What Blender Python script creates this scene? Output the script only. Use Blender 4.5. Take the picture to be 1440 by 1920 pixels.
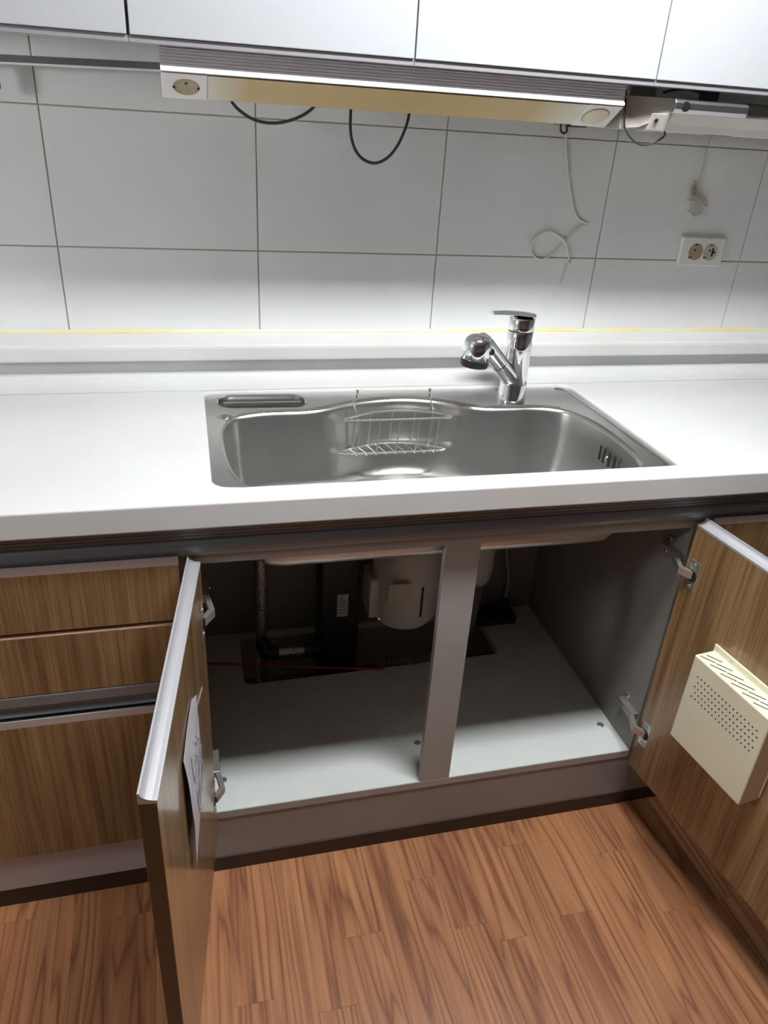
import bpy, bmesh, math, random
from mathutils import Vector, Matrix
random.seed(7)
for o in list(bpy.data.objects): bpy.data.objects.remove(o)
S = bpy.context.scene
COL = S.collection
PI = math.pi

# ------------------------------------------------------------------ camera
M = ((0.97008466, -0.23556320, 0.05870037), (-0.05994369, -0.46673472, -0.88236356), (0.23524989, 0.85244864, -0.46689272))
cam = bpy.data.cameras.new('camera'); cam.sensor_fit = 'HORIZONTAL'; cam.sensor_width = 36.0
cam.lens = 1398.683 / 1440 * 36.0; cam.clip_start = 0.02
co = bpy.data.objects.new('camera', cam); COL.objects.link(co)
r, d, f = M
co.matrix_world = Matrix(((r[0], -d[0], -f[0], -0.26993), (r[1], -d[1], -f[1], -1.68499), (r[2], -d[2], -f[2], 1.44225), (0, 0, 0, 1)))
S.camera = co

# ------------------------------------------------------------------ world, exposure
w = bpy.data.worlds.new('world'); S.world = w; w.use_nodes = True
w.node_tree.nodes['Background'].inputs[0].default_value = (0.75, 0.82, 1, 1)
w.node_tree.nodes['Background'].inputs[1].default_value = 0.0
S.view_settings.view_transform = 'Standard'
try: S.view_settings.look = 'None'
except Exception: pass
S.view_settings.gamma = 1.0; S.view_settings.use_curve_mapping = False
S.view_settings.exposure = 0.0
LAMP_POWER = 150.0        # emission strength of the kitchen ceiling lamp's diffuser

FILL_POWER = 42.0         # the same for the added fill globe out of view

# ------------------------------------------------------------------ materials
def mat(name, col=(.8, .8, .8), rough=.5, metal=0, spec=.5, coat=0, emit=None, es=0, trans=0):
    m = bpy.data.materials.new(name); m.use_nodes = True
    b = m.node_tree.nodes['Principled BSDF']
    b.inputs['Base Color'].default_value = (*col, 1); b.inputs['Roughness'].default_value = rough
    b.inputs['Metallic'].default_value = metal; b.inputs['Specular IOR Level'].default_value = spec
    b.inputs['Coat Weight'].default_value = coat
    if trans: b.inputs['Transmission Weight'].default_value = trans
    if emit: b.inputs['Emission Color'].default_value = (*emit, 1); b.inputs['Emission Strength'].default_value = es
    return m
def nd(m, t, **k):
    n = m.node_tree.nodes.new(t)
    for a, v in k.items(): setattr(n, a, v)
    return n
def ln(m, a, b): m.node_tree.links.new(a, b)
def bsdf(m): return m.node_tree.nodes['Principled BSDF']
def pos(m, scale, rnd=0):
    g = nd(m, 'ShaderNodeNewGeometry'); mp = nd(m, 'ShaderNodeMapping'); mp.inputs['Scale'].default_value = scale
    ln(m, g.outputs['Position'], mp.inputs['Vector'])
    if rnd:
        oi = nd(m, 'ShaderNodeObjectInfo'); mu = nd(m, 'ShaderNodeMath', operation='MULTIPLY'); mu.inputs[1].default_value = rnd
        ln(m, oi.outputs['Random'], mu.inputs[0]); ln(m, mu.outputs[0], mp.inputs['Location'])
    return mp.outputs[0]
def ramp(m, stops, fac):
    c = nd(m, 'ShaderNodeValToRGB'); e = c.color_ramp.elements
    while len(e) < len(stops): e.new(.5)
    for i, (p, col) in enumerate(stops): e[i].position = p; e[i].color = (*col, 1)
    ln(m, fac, c.inputs[0]); return c.outputs[0]
def noise(m, vec, scale=1, detail=3, rough=.5, dist=0):
    n = nd(m, 'ShaderNodeTexNoise'); n.inputs['Scale'].default_value = scale; n.inputs['Detail'].default_value = detail
    n.inputs['Roughness'].default_value = rough; n.inputs['Distortion'].default_value = dist
    ln(m, vec, n.inputs['Vector']); return n.outputs['Fac']
def mix(m, a, b, fac, mode='MIX'):
    x = nd(m, 'ShaderNodeMix', data_type='RGBA', blend_type=mode)
    if isinstance(fac, float): x.inputs[0].default_value = fac
    else: ln(m, fac, x.inputs[0])
    for s, v in ((6, a), (7, b)):
        if isinstance(v, tuple): x.inputs[s].default_value = (*v, 1)
        else: ln(m, v, x.inputs[s])
    return x.outputs[2]
def vary(m, c0, c1, scale, vec=(1, 1, 1), rnd=0, detail=4, lo=.35, hi=.65):
    ln(m, ramp(m, [(lo, c0), (hi, c1)], noise(m, pos(m, vec, rnd), scale, detail)), bsdf(m).inputs['Base Color'])
def bump(m, fac, strength=.1, dist=.001):
    b = nd(m, 'ShaderNodeBump'); b.inputs['Strength'].default_value = strength; b.inputs['Distance'].default_value = dist
    ln(m, fac, b.inputs['Height']); ln(m, b.outputs[0], bsdf(m).inputs['Normal'])

def wood_cabinet(name, rough, coat, k=1.0):
    m = mat(name, rough=rough, coat=coat)
    bsdf(m).inputs['Coat Roughness'].default_value = .08
    a = noise(m, pos(m, (1, 1, .045), 3), 46, 4, .55, .25)
    c = ramp(m, [(.28, (.145*k, .080*k, .034*k)), (.45, (.232*k, .138*k, .063*k)), (.58, (.270*k, .166*k, .078*k)), (.75, (.34*k, .220*k, .112*k))], a)
    b2 = noise(m, pos(m, (1, 1, .014), 5), 260, 3, .65)
    c2 = ramp(m, [(.34, (.66, .63, .58)), (.52, (.98, .97, .96)), (.66, (1.24, 1.22, 1.20))], b2)
    ln(m, mix(m, c, c2, 1.0, 'MULTIPLY'), bsdf(m).inputs['Base Color'])
    bump(m, b2, .06, .0005)
    return m
def wood_floor():
    m = mat('teak floor', rough=.40)
    # cathedral figure: contour lines of a noise field stretched along the boards
    v = pos(m, (1, .062, 1), 23)
    n = nd(m, 'ShaderNodeTexNoise'); n.inputs['Scale'].default_value = 9.5; n.inputs['Detail'].default_value = 3.2; n.inputs['Roughness'].default_value = .42
    n.inputs['Distortion'].default_value = .1
    ln(m, v, n.inputs['Vector'])
    mu = nd(m, 'ShaderNodeMath', operation='MULTIPLY'); mu.inputs[1].default_value = 15.0; ln(m, n.outputs['Fac'], mu.inputs[0])
    fr = nd(m, 'ShaderNodeMath', operation='FRACT'); ln(m, mu.outputs[0], fr.inputs[0])
    c = ramp(m, [(0, (.250, .102, .050)), (.07, (.185, .072, .036)), (.20, (.300, .130, .062)), (.60, (.365, .172, .084)), (.88, (.335, .152, .074)), (1, (.250, .102, .050))], fr.outputs[0])
    f2 = noise(m, pos(m, (1, .022, 1), 31), 135, 3, .62)
    c2 = ramp(m, [(.30, (.70, .65, .62)), (.48, (.97, .96, .95)), (.72, (1.18, 1.19, 1.16))], f2)
    f3 = noise(m, pos(m, (1, .10, 1), 17), 9, 2)
    c3 = ramp(m, [(.3, (.86, .80, .75)), (.7, (1.17, 1.16, 1.04))], f3)
    ln(m, mix(m, mix(m, c, c2, 1.0, 'MULTIPLY'), c3, 1.0, 'MULTIPLY'), bsdf(m).inputs['Base Color'])
    bump(m, f2, .03, .0004)
    return m
def brushed(name, col, rough, vec, amount=.06):
    m = mat(name, col, rough, 1.0)
    n = noise(m, pos(m, vec), 60, 3)
    mr = nd(m, 'ShaderNodeMapRange'); mr.inputs[3].default_value = rough - amount; mr.inputs[4].default_value = rough + amount
    ln(m, n, mr.inputs[0]); ln(m, mr.outputs[0], bsdf(m).inputs['Roughness'])
    return m

WOOD = wood_cabinet('oak laminate', .34, .2, .88)
WOODIN = wood_cabinet('oak laminate door inside', .28, .45, 1.02)
WOODEDGE = mat('oak edge banding', (.45, .30, .19), .4)
EDGED = mat('shade dark edge band', (.085, .048, .024), .45)  # door end faces coloured dark to stand for the light they miss
FLOOR = wood_floor()
FBASE = mat('floor joint', (.10, .045, .02), .7)
TILE = mat('white glazed tile', (.70, .71, .71), .11, coat=.2); vary(TILE, (.71, .72, .72), (.75, .76, .76), 5)
GROUT = mat('grout', (.40, .38, .33), .9)
SEAL = mat('yellowed silicone', (.78, .68, .30), .35); vary(SEAL, (.70, .60, .26), (.70, .67, .47), 6, (1, 1, 1), lo=.3, hi=.7)
PAINT = mat('grey wallpaper', (.42, .42, .43), .9); vary(PAINT, (.40, .40, .41), (.44, .44, .45), 4)
CEIL = mat('ceiling paper', (.50, .50, .50), .9)
COUNTER = mat('white solid surface', (.60, .61, .60), .22)
vary(COUNTER, (.585, .59, .575), (.625, .635, .63), 4.5, detail=8, lo=.3, hi=.7)
STEEL = brushed('brushed stainless steel', (.50, .495, .48), .33, (6, 6, .3), .03)
STEELR = brushed('polished stainless rim', (.60, .59, .575), .24, (.3, 6, 6), .03)
WIRE = mat('steel wire', (.78, .77, .75), .28, 1)
CHROME = mat('chrome', (.88, .89, .91), .07, 1)
BLACKP = mat('black rubber', (.012, .012, .013), .4)
ALU = brushed('anodised aluminium', (.52, .52, .545), .38, (1, 30, 30), .05); bsdf(ALU).inputs['Metallic'].default_value = .55
ALUD = brushed('dark anodised aluminium', (.205, .22, .24), .38, (1, 30, 30), .05); bsdf(ALUD).inputs['Metallic'].default_value = .55
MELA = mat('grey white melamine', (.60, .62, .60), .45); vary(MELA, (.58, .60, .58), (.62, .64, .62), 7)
MELAIN = mat('shade darkened melamine inside', (.21, .205, .19), .5); vary(MELAIN, (.20, .195, .18), (.22, .215, .20), 7)  # panel colour darkened to deepen the shade inside the cabinet
POST = mat('grey edge panel', (.42, .41, .39), .45); vary(POST, (.33, .325, .31), (.36, .355, .34), 5)
KICK = mat('silver kick foil', (.34, .33, .33), .38, .25); vary(KICK, (.27, .265, .265), (.29, .285, .285), 3)
BASESTRIP = mat('dark base strip', (.035, .018, .010), .6)  # dark strip between the kick plates and the floor
UPDOOR = mat('white high gloss door', (.43, .445, .465), .12, coat=.4); vary(UPDOOR, (.425, .44, .46), (.435, .45, .47), 2)
UPIN = mat('grey cabinet underside', (.68, .67, .64), .5)
GRIP = mat('grey lacquered grip profile', (.36, .36, .38), .35, .3)
LAMPW = mat('white plastic', (.80, .80, .80), .35)
LAMPG = brushed('grooved aluminium', (.74, .74, .76), .45, (1, 20, 20), .05); bsdf(LAMPG).inputs['Metallic'].default_value = .25
CREAM = mat('cream enamelled steel', (.72, .68, .50), .42); vary(CREAM, (.70, .655, .475), (.74, .70, .52), 8)
DIFF = mat('yellowed diffuser', (.62, .47, .17), .3)
_g = ramp(DIFF, [(0, (.70, .69, .60)), (.10, (.55, .41, .17)), (.5, (.50, .34, .10)), (.86, (.54, .40, .16)), (1, (.72, .71, .62))], None or (lambda mm: (lambda g, s, r: (ln(mm, g.outputs['Position'], s.inputs[0]), ln(mm, s.outputs[0], r.inputs[0]), r.outputs[0])[2])(nd(mm, 'ShaderNodeNewGeometry'), nd(mm, 'ShaderNodeSeparateXYZ'), (lambda q: (setattr(q.inputs[1], 'default_value', -.2228), setattr(q.inputs[2], 'default_value', .424), q)[2])(nd(mm, 'ShaderNodeMapRange'))))(DIFF))
ln(DIFF, _g, bsdf(DIFF).inputs['Base Color'])
TAN = mat('aged socket plastic', (.36, .31, .18), .35)
SOCKET = mat('aged cream socket', (.47, .43, .35), .35)
DARK = mat('dark hole', (.01, .01, .01), .7)
CABLE = mat('black cable', (.03, .03, .03), .45)
CORD = mat('off white cord', (.66, .64, .55), .6)
TWINE = mat('brown twine', (.42, .38, .30), .8)
HOODW = mat('hood enamel', (.60, .58, .53), .38); vary(HOODW, (.58, .56, .51), (.62, .60, .55), 6)
HOODD = mat('hood dark beige end plastic', (.36, .34, .29), .5)  # darker beige of the hood's end panel
NICKEL = mat('nickel hinge', (.50, .48, .46), .28, .8)
PAPER = mat('paper', (.46, .455, .49), .6); vary(PAPER, (.43, .425, .46), (.50, .495, .53), 20)
INK = mat('ink', (.20, .20, .24), .7)
FOIL = mat('foil wrap', (.62, .62, .60), .25, .9); bump(FOIL, noise(FOIL, pos(FOIL, (1, 1, 1)), 130, 4), .9, .006)
PVC = mat('grey white pvc', (.50, .48, .45), .4)
BLACKM = mat('black plastic box', (.02, .02, .02), .4)
REDT = mat('red tube', (.40, .03, .03), .4)
LED = mat('red led', (.4, .02, .02), .4, emit=(1, .12, .08), es=3)
LIGHT = mat('lamp diffuser', (.9, .9, .9), .5, emit=(.965, .985, 1.0), es=LAMP_POWER)
LIGHT2 = mat('fill lamp diffuser', (.9, .9, .9), .5, emit=(.98, .99, 1.0), es=FILL_POWER)

# ------------------------------------------------------------------ mesh helpers
class MB:
    def __init__(s): s.v = []; s.f = []; s.sm = []
    def add(s, vs, fs, smooth=False):
        n = len(s.v); s.v += [tuple(v) for v in vs]
        for q in fs: s.f.append([i + n for i in q]); s.sm.append(smooth)
        return s
    def box(s, x0, x1, y0, y1, z0, z1, T=None):
        vs = [(x, y, z) for x in (x0, x1) for y in (y0, y1) for z in (z0, z1)]
        if T: vs = [T(*v) for v in vs]
        return s.add(vs, [(0, 1, 3, 2), (4, 6, 7, 5), (0, 4, 5, 1), (2, 3, 7, 6), (0, 2, 6, 4), (1, 5, 7, 3)])
    def prism(s, prof, a, b, T=None, smooth=False):     # closed profile (p, q) swept along x from a to b; T(x, p, q) -> world
        n = len(prof); T = T or (lambda x, p, q: (x, p, q))
        vs = [T(a, *p) for p in prof] + [T(b, *p) for p in prof]
        s.add(vs, [(i, (i + 1) % n, n + (i + 1) % n, n + i) for i in range(n)], smooth)
        k = len(s.v) - 2 * n
        s.f += [[k + i for i in range(n)][::-1], [k + n + i for i in range(n)]]; s.sm += [False, False]
        return s
    def tube(s, pts, r, n=8, caps=True, closed=False):
        pts = [Vector(p) for p in pts]; N = len(pts); rs = r if isinstance(r, (list, tuple)) else [r] * N
        tn = []
        for i in range(N):
            a = pts[(i - 1) % N if closed else max(i - 1, 0)]; b = pts[(i + 1) % N if closed else min(i + 1, N - 1)]
            tn.append((b - a).normalized())
        up = Vector((0, 0, 1)) if abs(tn[0].z) < .9 else Vector((1, 0, 0))
        u = (up - tn[0] * up.dot(tn[0])).normalized(); vs = []
        for i in range(N):
            u = (u - tn[i] * u.dot(tn[i])).normalized(); w_ = tn[i].cross(u)
            for k in range(n):
                an = 2 * PI * k / n; vs.append(pts[i] + (u * math.cos(an) + w_ * math.sin(an)) * rs[i])
        fs = []
        for i in range(N if closed else N - 1):
            j = (i + 1) % N
            for k in range(n): fs.append((i * n + k, i * n + (k + 1) % n, j * n + (k + 1) % n, j * n + k))
        k0 = len(s.v); s.add(vs, fs, True)
        if caps and not closed:
            s.f += [[k0 + k for k in range(n)][::-1], [k0 + (N - 1) * n + k for k in range(n)]]; s.sm += [False, False]
        return s
    def lathe(s, prof, c, axis=(0, 0, 1), n=28, arc=None):       # prof (radius, height) along axis from c
        ax = Vector(axis).normalized(); u = ax.orthogonal().normalized(); v_ = ax.cross(u); c = Vector(c); vs = []
        for (rr, h) in prof:
            for k in range(n):
                an = 2 * PI * k / n; vs.append(c + ax * h + (u * math.cos(an) + v_ * math.sin(an)) * max(rr, 1e-5))
        fs = [(i * n + k, i * n + (k + 1) % n, (i + 1) * n + (k + 1) % n, (i + 1) * n + k) for i in range(len(prof) - 1) for k in range(n)]
        k0 = len(s.v); s.add(vs, fs, True)
        s.f += [[k0 + k for k in range(n)][::-1], [k0 + (len(prof) - 1) * n + k for k in range(n)]]; s.sm += [False, False]
        return s

def plate(outer, holes, z, depth):                     # flat plate with holes: top at z, bottom at z - depth
    bm = bmesh.new()
    for lp in [outer] + holes:
        vs = [bm.verts.new((x, y, z)) for x, y in lp]
        for i in range(len(vs)): bm.edges.new((vs[i], vs[(i + 1) % len(vs)]))
    bmesh.ops.triangle_fill(bm, use_beauty=True, use_dissolve=False, edges=bm.edges[:])
    bmesh.ops.recalc_face_normals(bm, faces=bm.faces[:])
    if bm.faces and sum(f_.normal.z for f_ in bm.faces) < 0: bmesh.ops.reverse_faces(bm, faces=bm.faces[:])
    if depth:
        g = bmesh.ops.extrude_face_region(bm, geom=bm.faces[:])
        vv = [e for e in g['geom'] if isinstance(e, bmesh.types.BMVert)]
        bmesh.ops.translate(bm, verts=vv, vec=(0, 0, -depth))
        bmesh.ops.recalc_face_normals(bm, faces=bm.faces[:])
    m = MB(); bm.verts.index_update()
    m.add([v.co[:] for v in bm.verts], [[v.index for v in f_.verts] for f_ in bm.faces]); bm.free()
    return m

ORG = {}
def link(name, me, origin, parent):
    o = bpy.data.objects.new(name, me); COL.objects.link(o)
    ORG[o] = Vector(origin)
    if parent is not None: o.parent = parent; o.location = Vector(origin) - ORG[parent]
    else: o.location = origin
    return o
def ob(name, mb, m, parent=None, bevel=0, seg=2, angle=40, recalc=True):
    xs, ys, zs = zip(*mb.v)
    org = Vector(((min(xs) + max(xs)) / 2, (min(ys) + max(ys)) / 2, min(zs)))
    me = bpy.data.meshes.new(name); me.from_pydata([Vector(v) - org for v in mb.v], [], mb.f)
    me.polygons.foreach_set('use_smooth', mb.sm); me.materials.append(m); me.update()
    if recalc:
        bm = bmesh.new(); bm.from_mesh(me); bmesh.ops.recalc_face_normals(bm, faces=bm.faces[:]); bm.to_mesh(me); bm.free()
    if any(mb.sm): me.set_sharp_from_angle(angle=math.radians(38))
    o = link(name, me, org, parent)
    if bevel:
        b = o.modifiers.new('bevel', 'BEVEL'); b.width = bevel; b.segments = seg; b.limit_method = 'ANGLE'; b.angle_limit = math.radians(angle)
    return o
def tag(o, label=None, cat=None, group=None, kind=None):
    if label: o['label'] = label
    if cat: o['category'] = cat
    if group: o['group'] = group
    if kind: o['kind'] = kind
    return o
def thing(name, label, cat, loc, group=None):
    o = bpy.data.objects.new(name, None); COL.objects.link(o); o.location = loc; o.empty_display_size = .05
    ORG[o] = Vector(loc); return tag(o, label, cat, group)
def struct(name, mb, m, label, cat, parent=None, **k):
    o = ob(name, mb, m, parent, **k); return tag(o, label, cat, kind='structure')
def spline(pts, n=6, closed=False):
    out = []; P = [Vector(p) for p in pts]; N = len(P)
    for i in range(N if closed else N - 1):
        g = (lambda k: P[k % N]) if closed else (lambda k: P[min(max(k, 0), N - 1)])
        a, b, c, e = g(i - 1), g(i), g(i + 1), g(i + 2)
        for k in range(n):
            t = k / n
            out.append(.5 * ((2 * b) + (c - a) * t + (2 * a - 5 * b + 4 * c - e) * t * t + (3 * b - a - 3 * c + e) * t ** 3))
    if not closed: out.append(P[-1])
    return out
def rounded(pts, rads, n=6):                            # polygon with rounded corners, one radius per corner
    out = []; N = len(pts)
    for i in range(N):
        p = Vector(pts[i]); a = (Vector(pts[i - 1]) - p).normalized(); b = (Vector(pts[(i + 1) % N]) - p).normalized(); r_ = rads[i]
        if r_ <= 0: out.append(tuple(p)); continue
        h = a.angle(b) / 2; dd = r_ / math.tan(h); c = p + (a + b).normalized() * (r_ / math.sin(h))
        s0 = p + a * dd - c; s1 = p + b * dd - c; an = s0.angle(s1)
        for k in range(n + 1):
            t = k / n; q = (s0 * math.sin((1 - t) * an) + s1 * math.sin(t * an)) / math.sin(an)
            out.append(tuple(c + q))
    return out
def disc_on(mb, c, nrm, r_, h, n=20): return mb.lathe([(r_, 0), (r_, h)], c, nrm, n)

# ------------------------------------------------------------------ room shell
RX0, RX1, RY0, RY1, RZ = -2.6, 3.2, -6.5, .0, 2.33
fl = struct('floor', MB().box(RX0, RX1, RY0, .10, -.06, -.0035), FBASE, 'red brown teak wood plank floor', 'floor')
px, pw = .101 - .074 * 22, .074
cuts = {22: -.703, 24: -.868, 17: -.886, 29: -.878, 30: -.876, 31: -.876, 32: -.9, 20: -.80}
for i in range(48):
    x0 = px + pw * i; y = cuts.get(i, -.55 - random.random() * .95); ys = [-.3]
    while y > -2.35: ys.append(y); y -= .95
    ys.append(-2.4)
    for a, b in zip(ys, ys[1:]):
        ob('plank', MB().box(x0 + .0001, x0 + pw - .0001, b + .0002, a - .0002, -.0035, 0), FLOOR, fl, recalc=False)
rest = [(RX0, px, RY0, .0), (px + pw * 48, RX1, RY0, .0), (px, px + pw * 48, RY0, -2.4), (px, px + pw * 48, -.3, .0)]
for q in rest: ob('plank', MB().box(*q, -.0035, 0), FLOOR, fl)
struct('ceiling', MB().box(RX0, RX1, RY0, .10, RZ, RZ + .05), CEIL, 'plain papered ceiling', 'ceiling')
struct('wall_left', MB().box(RX0 - .06, RX0, RY0, .10, 0, RZ), PAINT, 'plain grey papered wall on the left of the kitchen', 'wall')
struct('wall_right', MB().box(RX1, RX1 + .06, RY0, .10, 0, RZ), PAINT, 'plain grey papered wall on the right of the kitchen', 'wall')
struct('wall_front', MB().box(RX0, RX1, RY0 - .06, RY0, 0, RZ), PAINT, 'plain grey papered wall facing the kitchen run', 'wall')
wb = struct('wall_back', MB().box(RX0, RX1, .0025, .10, 0, RZ), GROUT, 'white glazed tile wall behind the sink counter', 'wall')
TX, TW, TZ1, TH, G = .278, .400, 1.426, .252, .00135
for i in range(-6, 6):
    for k in range(-2, 3):
        z0, z1 = TZ1 - TH * k, TZ1 - TH * (k - 1)
        if k == 2: z0 = .93
        z0 = max(z0, .93)
        if z0 >= z1: continue
        ob('tile', MB().box(TX + TW * i + G, TX + TW * (i + 1) - G, .0003, .006, z0 + G, z1 - G), TILE, wb, bevel=.0009, seg=2, recalc=False)
st = ob('stain', MB().box(0, .01, 0, .01, 0, .01), mat('brown drip stain', (.61, .60, .56), .2), wb)
st.data.clear_geometry(); st.data.from_pydata([(x - .6, 0, z - 1.14) for x, z in [(.600, 1.166), (.6095, 1.163), (.606, 1.142), (.600, 1.118), (.5955, 1.112), (.5935, 1.125)]], [], [(0, 1, 2, 3, 4, 5)]); st.location = Vector((.6, -.0001, 1.14)) - ORG[wb]
struct('trim_1', MB().prism([(.0, .996), (-.005, .9975), (-.0045, 1.001), (-.001, 1.006), (.0, 1.006)], -1.5, 1.9), SEAL, 'yellowed silicone bead where the tiles meet the upstand', 'trim')

# ------------------------------------------------------------------ countertop
ZC, YF = .903, -.638
CX0, CX1 = -1.5, 1.9
ct = thing('countertop', 'long white speckled stone worktop with sink cutout and raised back edge', 'countertop', (.2, -.32, .857))
cut = rounded([(-.253, -.1195), (-.253, -.586), (.599, -.588), (.5965, -.121)], [.018, .034, .006, .034])
ob('slab', plate([(CX0, YF), (CX1, YF), (CX1, -.02), (CX0, -.02)], [cut], ZC, .0455), COUNTER, ct, bevel=.0035, seg=3, angle=50)
prof = [(-.0005, ZC)] + [(-.108, ZC)] + [(-.106 + .051 * math.sin(t * PI / 2 / 6), ZC + .026 - .025 * math.cos(t * PI / 2 / 6)) for t in range(7)]
prof = [(-.0005, .9035), (-.112, .9035)] + [(-.112 + .057 * math.sin(t * PI / 12) , .930 - .0262 * math.cos(t * PI / 12)) for t in range(7)] + \
       [(-.055, .956), (-.0735, .957), (-.0775, .960), (-.078, .964), (-.078, .984), (-.0765, .989), (-.072, .992), (-.0005, .9995)]
ob('upstand', MB().prism(prof, CX0, CX1), COUNTER, ct, bevel=.0012, seg=2, angle=35)

# ------------------------------------------------------------------ sink
sk = thing('kitchen_sink', 'wide brushed stainless steel sink bowl let into the white worktop', 'sink', (.17, -.35, .72))
ZD = .8965
rim = [(-.150, -.5965), (-.192, -.578), (-.215, -.527), (-.224, -.46), (-.2265, -.40), (-.226, -.334), (-.216, -.285), (-.195, -.256), (-.143, -.238), (-.10, -.2355), (-.066, -.235), (-.03, -.230), (.003, -.2185), (.04, -.202),
       (.079, -.187), (.12, -.177), (.165, -.1735), (.206, -.180), (.246, -.195), (.297, -.227), (.32, -.239), (.351, -.248), (.40, -.2515), (.452, -.252), (.49, -.2605), (.520, -.282), (.541, -.326), (.551, -.375), (.554, -.42), (.552, -.48), (.547, -.525), (.532, -.566), (.503, -.592), (.455, -.598), (.30, -.5985), (.15, -.5985), (0, -.5985), (-.10, -.5985)]
rim = [(p.x, p.y) for p in spline([(x, y, 0) for x, y in rim], 4, True)]
def inset(lp, dd):
    N = len(lp); out = []
    for i in range(N):
        a = Vector(lp[(i - 2) % N]); b = Vector(lp[(i + 2) % N]); t = (b - a).normalized()
        out.append((lp[i][0] + t.y * dd, lp[i][1] - t.x * dd))
    return out
if (Vector(inset(rim, .01)[20]) - Vector((.17, -.4))).length > (Vector(rim[20]) - Vector((.17, -.4))).length:
    _i = inset
    inset = lambda lp, dd: _i(lp, -dd)
slot = rounded([(-.2255, -.126), (-.2275, -.198), (-.045, -.207), (-.041, -.133)], [.030, .030, .030, .030], 6)
def grow(lp, k): return inset(lp, k)
cut_o = rounded([(-.259, -.113), (-.259, -.615), (.606, -.615), (.603, -.114)], [.02, .03, .02, .03])
ob('deck', plate(cut_o, [rim, slot], ZD, .0012), STEELR, sk)
bowl = MB(); levels = [(0, ZD - .0002), (.0012, ZD - .0012), (.0035, ZD - .0038), (.005, ZD - .008), (.009, ZD - .05), (.015, ZD - .11), (.019, .765), (.023, .748), (.031, .7345), (.043, .727), (.060, .7245), (.10, .7228)]
loops = [[(x, y, z) for x, y in inset(rim, dd)] for dd, z in levels]
cx, cy = .17, -.42
last = loops[-1]
for s_ in (.6, .25): loops.append([(cx + (x - cx) * s_, cy + (y - cy) * s_, .7228 - .004 * (1 - s_)) for x, y, z in last])
N = len(rim); vs = [v for lp in loops for v in lp] + [(cx, cy, .718)]
fs = [(i * N + k, i * N + (k + 1) % N, (i + 1) * N + (k + 1) % N, (i + 1) * N + k) for i in range(len(loops) - 1) for k in range(N)]
fs += [((len(loops) - 1) * N + k, (len(loops) - 1) * N + (k + 1) % N, len(loops) * N) for k in range(N)]
b_ = ob('bowl', MB().add(vs, fs, True), STEEL, sk)
rimw = MB().tube([(x, y, ZD + .0004) for x, y in inset(rim, -.0015)], .0021, 6, closed=True); ob('rolled_rim', rimw, STEELR, sk)
# raised outer border of the deck and the slot's pressed well
ob('border_bead', MB().tube([(x, y, ZD + .0002) for x, y in rounded([(-.238, -.131), (-.238, -.583), (.584, -.583), (.581, -.132)], [.014, .02, .01, .022])][9:] + [(.575, -.1325, ZD)], .0022, 6), STEELR, sk)
sl = MB(); L2 = [[(x, y, z) for x, y in [(-.134 + (x - -.134) * k, -.166 + (y + .166) * k2) for x, y in slot]] for k, k2, z in ((1.02, 1.05, ZD + .001), (.985, .95, ZD - .001), (.97, .90, ZD - .012), (.965, .88, ZD - .05))]
n2 = len(slot); sl.add([v for l in L2 for v in l], [(i * n2 + k, i * n2 + (k + 1) % n2, (i + 1) * n2 + (k + 1) % n2, (i + 1) * n2 + k) for i in range(3) for k in range(n2)] + [[3 * n2 + k for k in range(n2)]], True)
ob('slot_well', sl, STEELR, sk)
ob('slot_tray_rail', MB().tube([(-.215, -.150, ZD - .008), (-.05, -.156, ZD - .008)], .0022, 6), WIRE, sk)
rg = [(x, y, ZD + .0002) for x, y in inset(rim, -.013) if y > -.262 and -.20 < x < .53]
rg.sort(key=lambda q_: q_[0]); ob('rim_ridge', MB().tube(rg, .0019, 6), STEELR, sk)
kb = ob('overflow_knob', MB().lathe([(.0155, 0), (.0150, .0020), (.0115, .0040), (.0100, .0028), (.0065, .0050), (.001, .0058)], (-.217, -.247, ZD), n=20), STEELR, sk)
for i, dy in enumerate((-.0265, -.0095, .0075, .0205)):
    xx = .540
    ob('overflow_slot', MB().box(.5367, .5395, -.437 + dy * 1.25 - .0028, -.437 + dy * 1.25 + .0028, .838, .870), DARK, sk, bevel=.001)
ob('overflow_screw', MB().lathe([(.0055, 0), (.0045, .003), (.001, .004)], (.5385, -.439, .853), (-1, 0, .05), 12), CHROME, sk)
ob('drain', MB().lathe([(.055, 0), (.055, .003), (.048, .0035), (.02, .001), (.001, .001)], (.215, -.40, .7225), n=24), STEELR, sk)

# ------------------------------------------------------------------ wire basket
wbk = thing('wire_basket', 'curved stainless wire basket hooked on the back rim of the sink', 'basket', (.155, -.22, .80))
def lens(z, y0=-.250, xa=.030, xb=.266, bulge=.052):
    xm = (xa + xb) / 2; hw = (xb - xa) / 2; out = []
    for k in range(21):
        t = -1 + 2 * k / 20; out.append((xm + hw * t, y0 + .012 + (bulge - .012) * (1 - t * t), z))
    out += [(xb + .002, y0 + .006, z), (xb - .007, y0, z)]
    for k in range(1, 8): out.append((xb - .007 - (xb - xa - .014) * k / 8, y0, z))
    out += [(xa + .007, y0, z), (xa - .002, y0 + .006, z)]
    return out
ob('top_ring', MB().tube(lens(.8775), .0026, 6, closed=True), WIRE, wbk)
ob('bottom_ring', MB().tube(lens(.8015, xa=.022, xb=.255), .0026, 6, closed=True), WIRE, wbk)
def back(x, xa=.030, xb=.266): t = (x - (xa + xb) / 2) / ((xb - xa) / 2); return -.250 + .012 + .040 * (1 - t * t)
for k in range(5):
    ob('front_wire', MB().tube([(.062 + .0435 * k, -.2515, .8795), (.056 + .0435 * k, -.2515, .80)], .0016, 6), WIRE, wbk)
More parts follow.
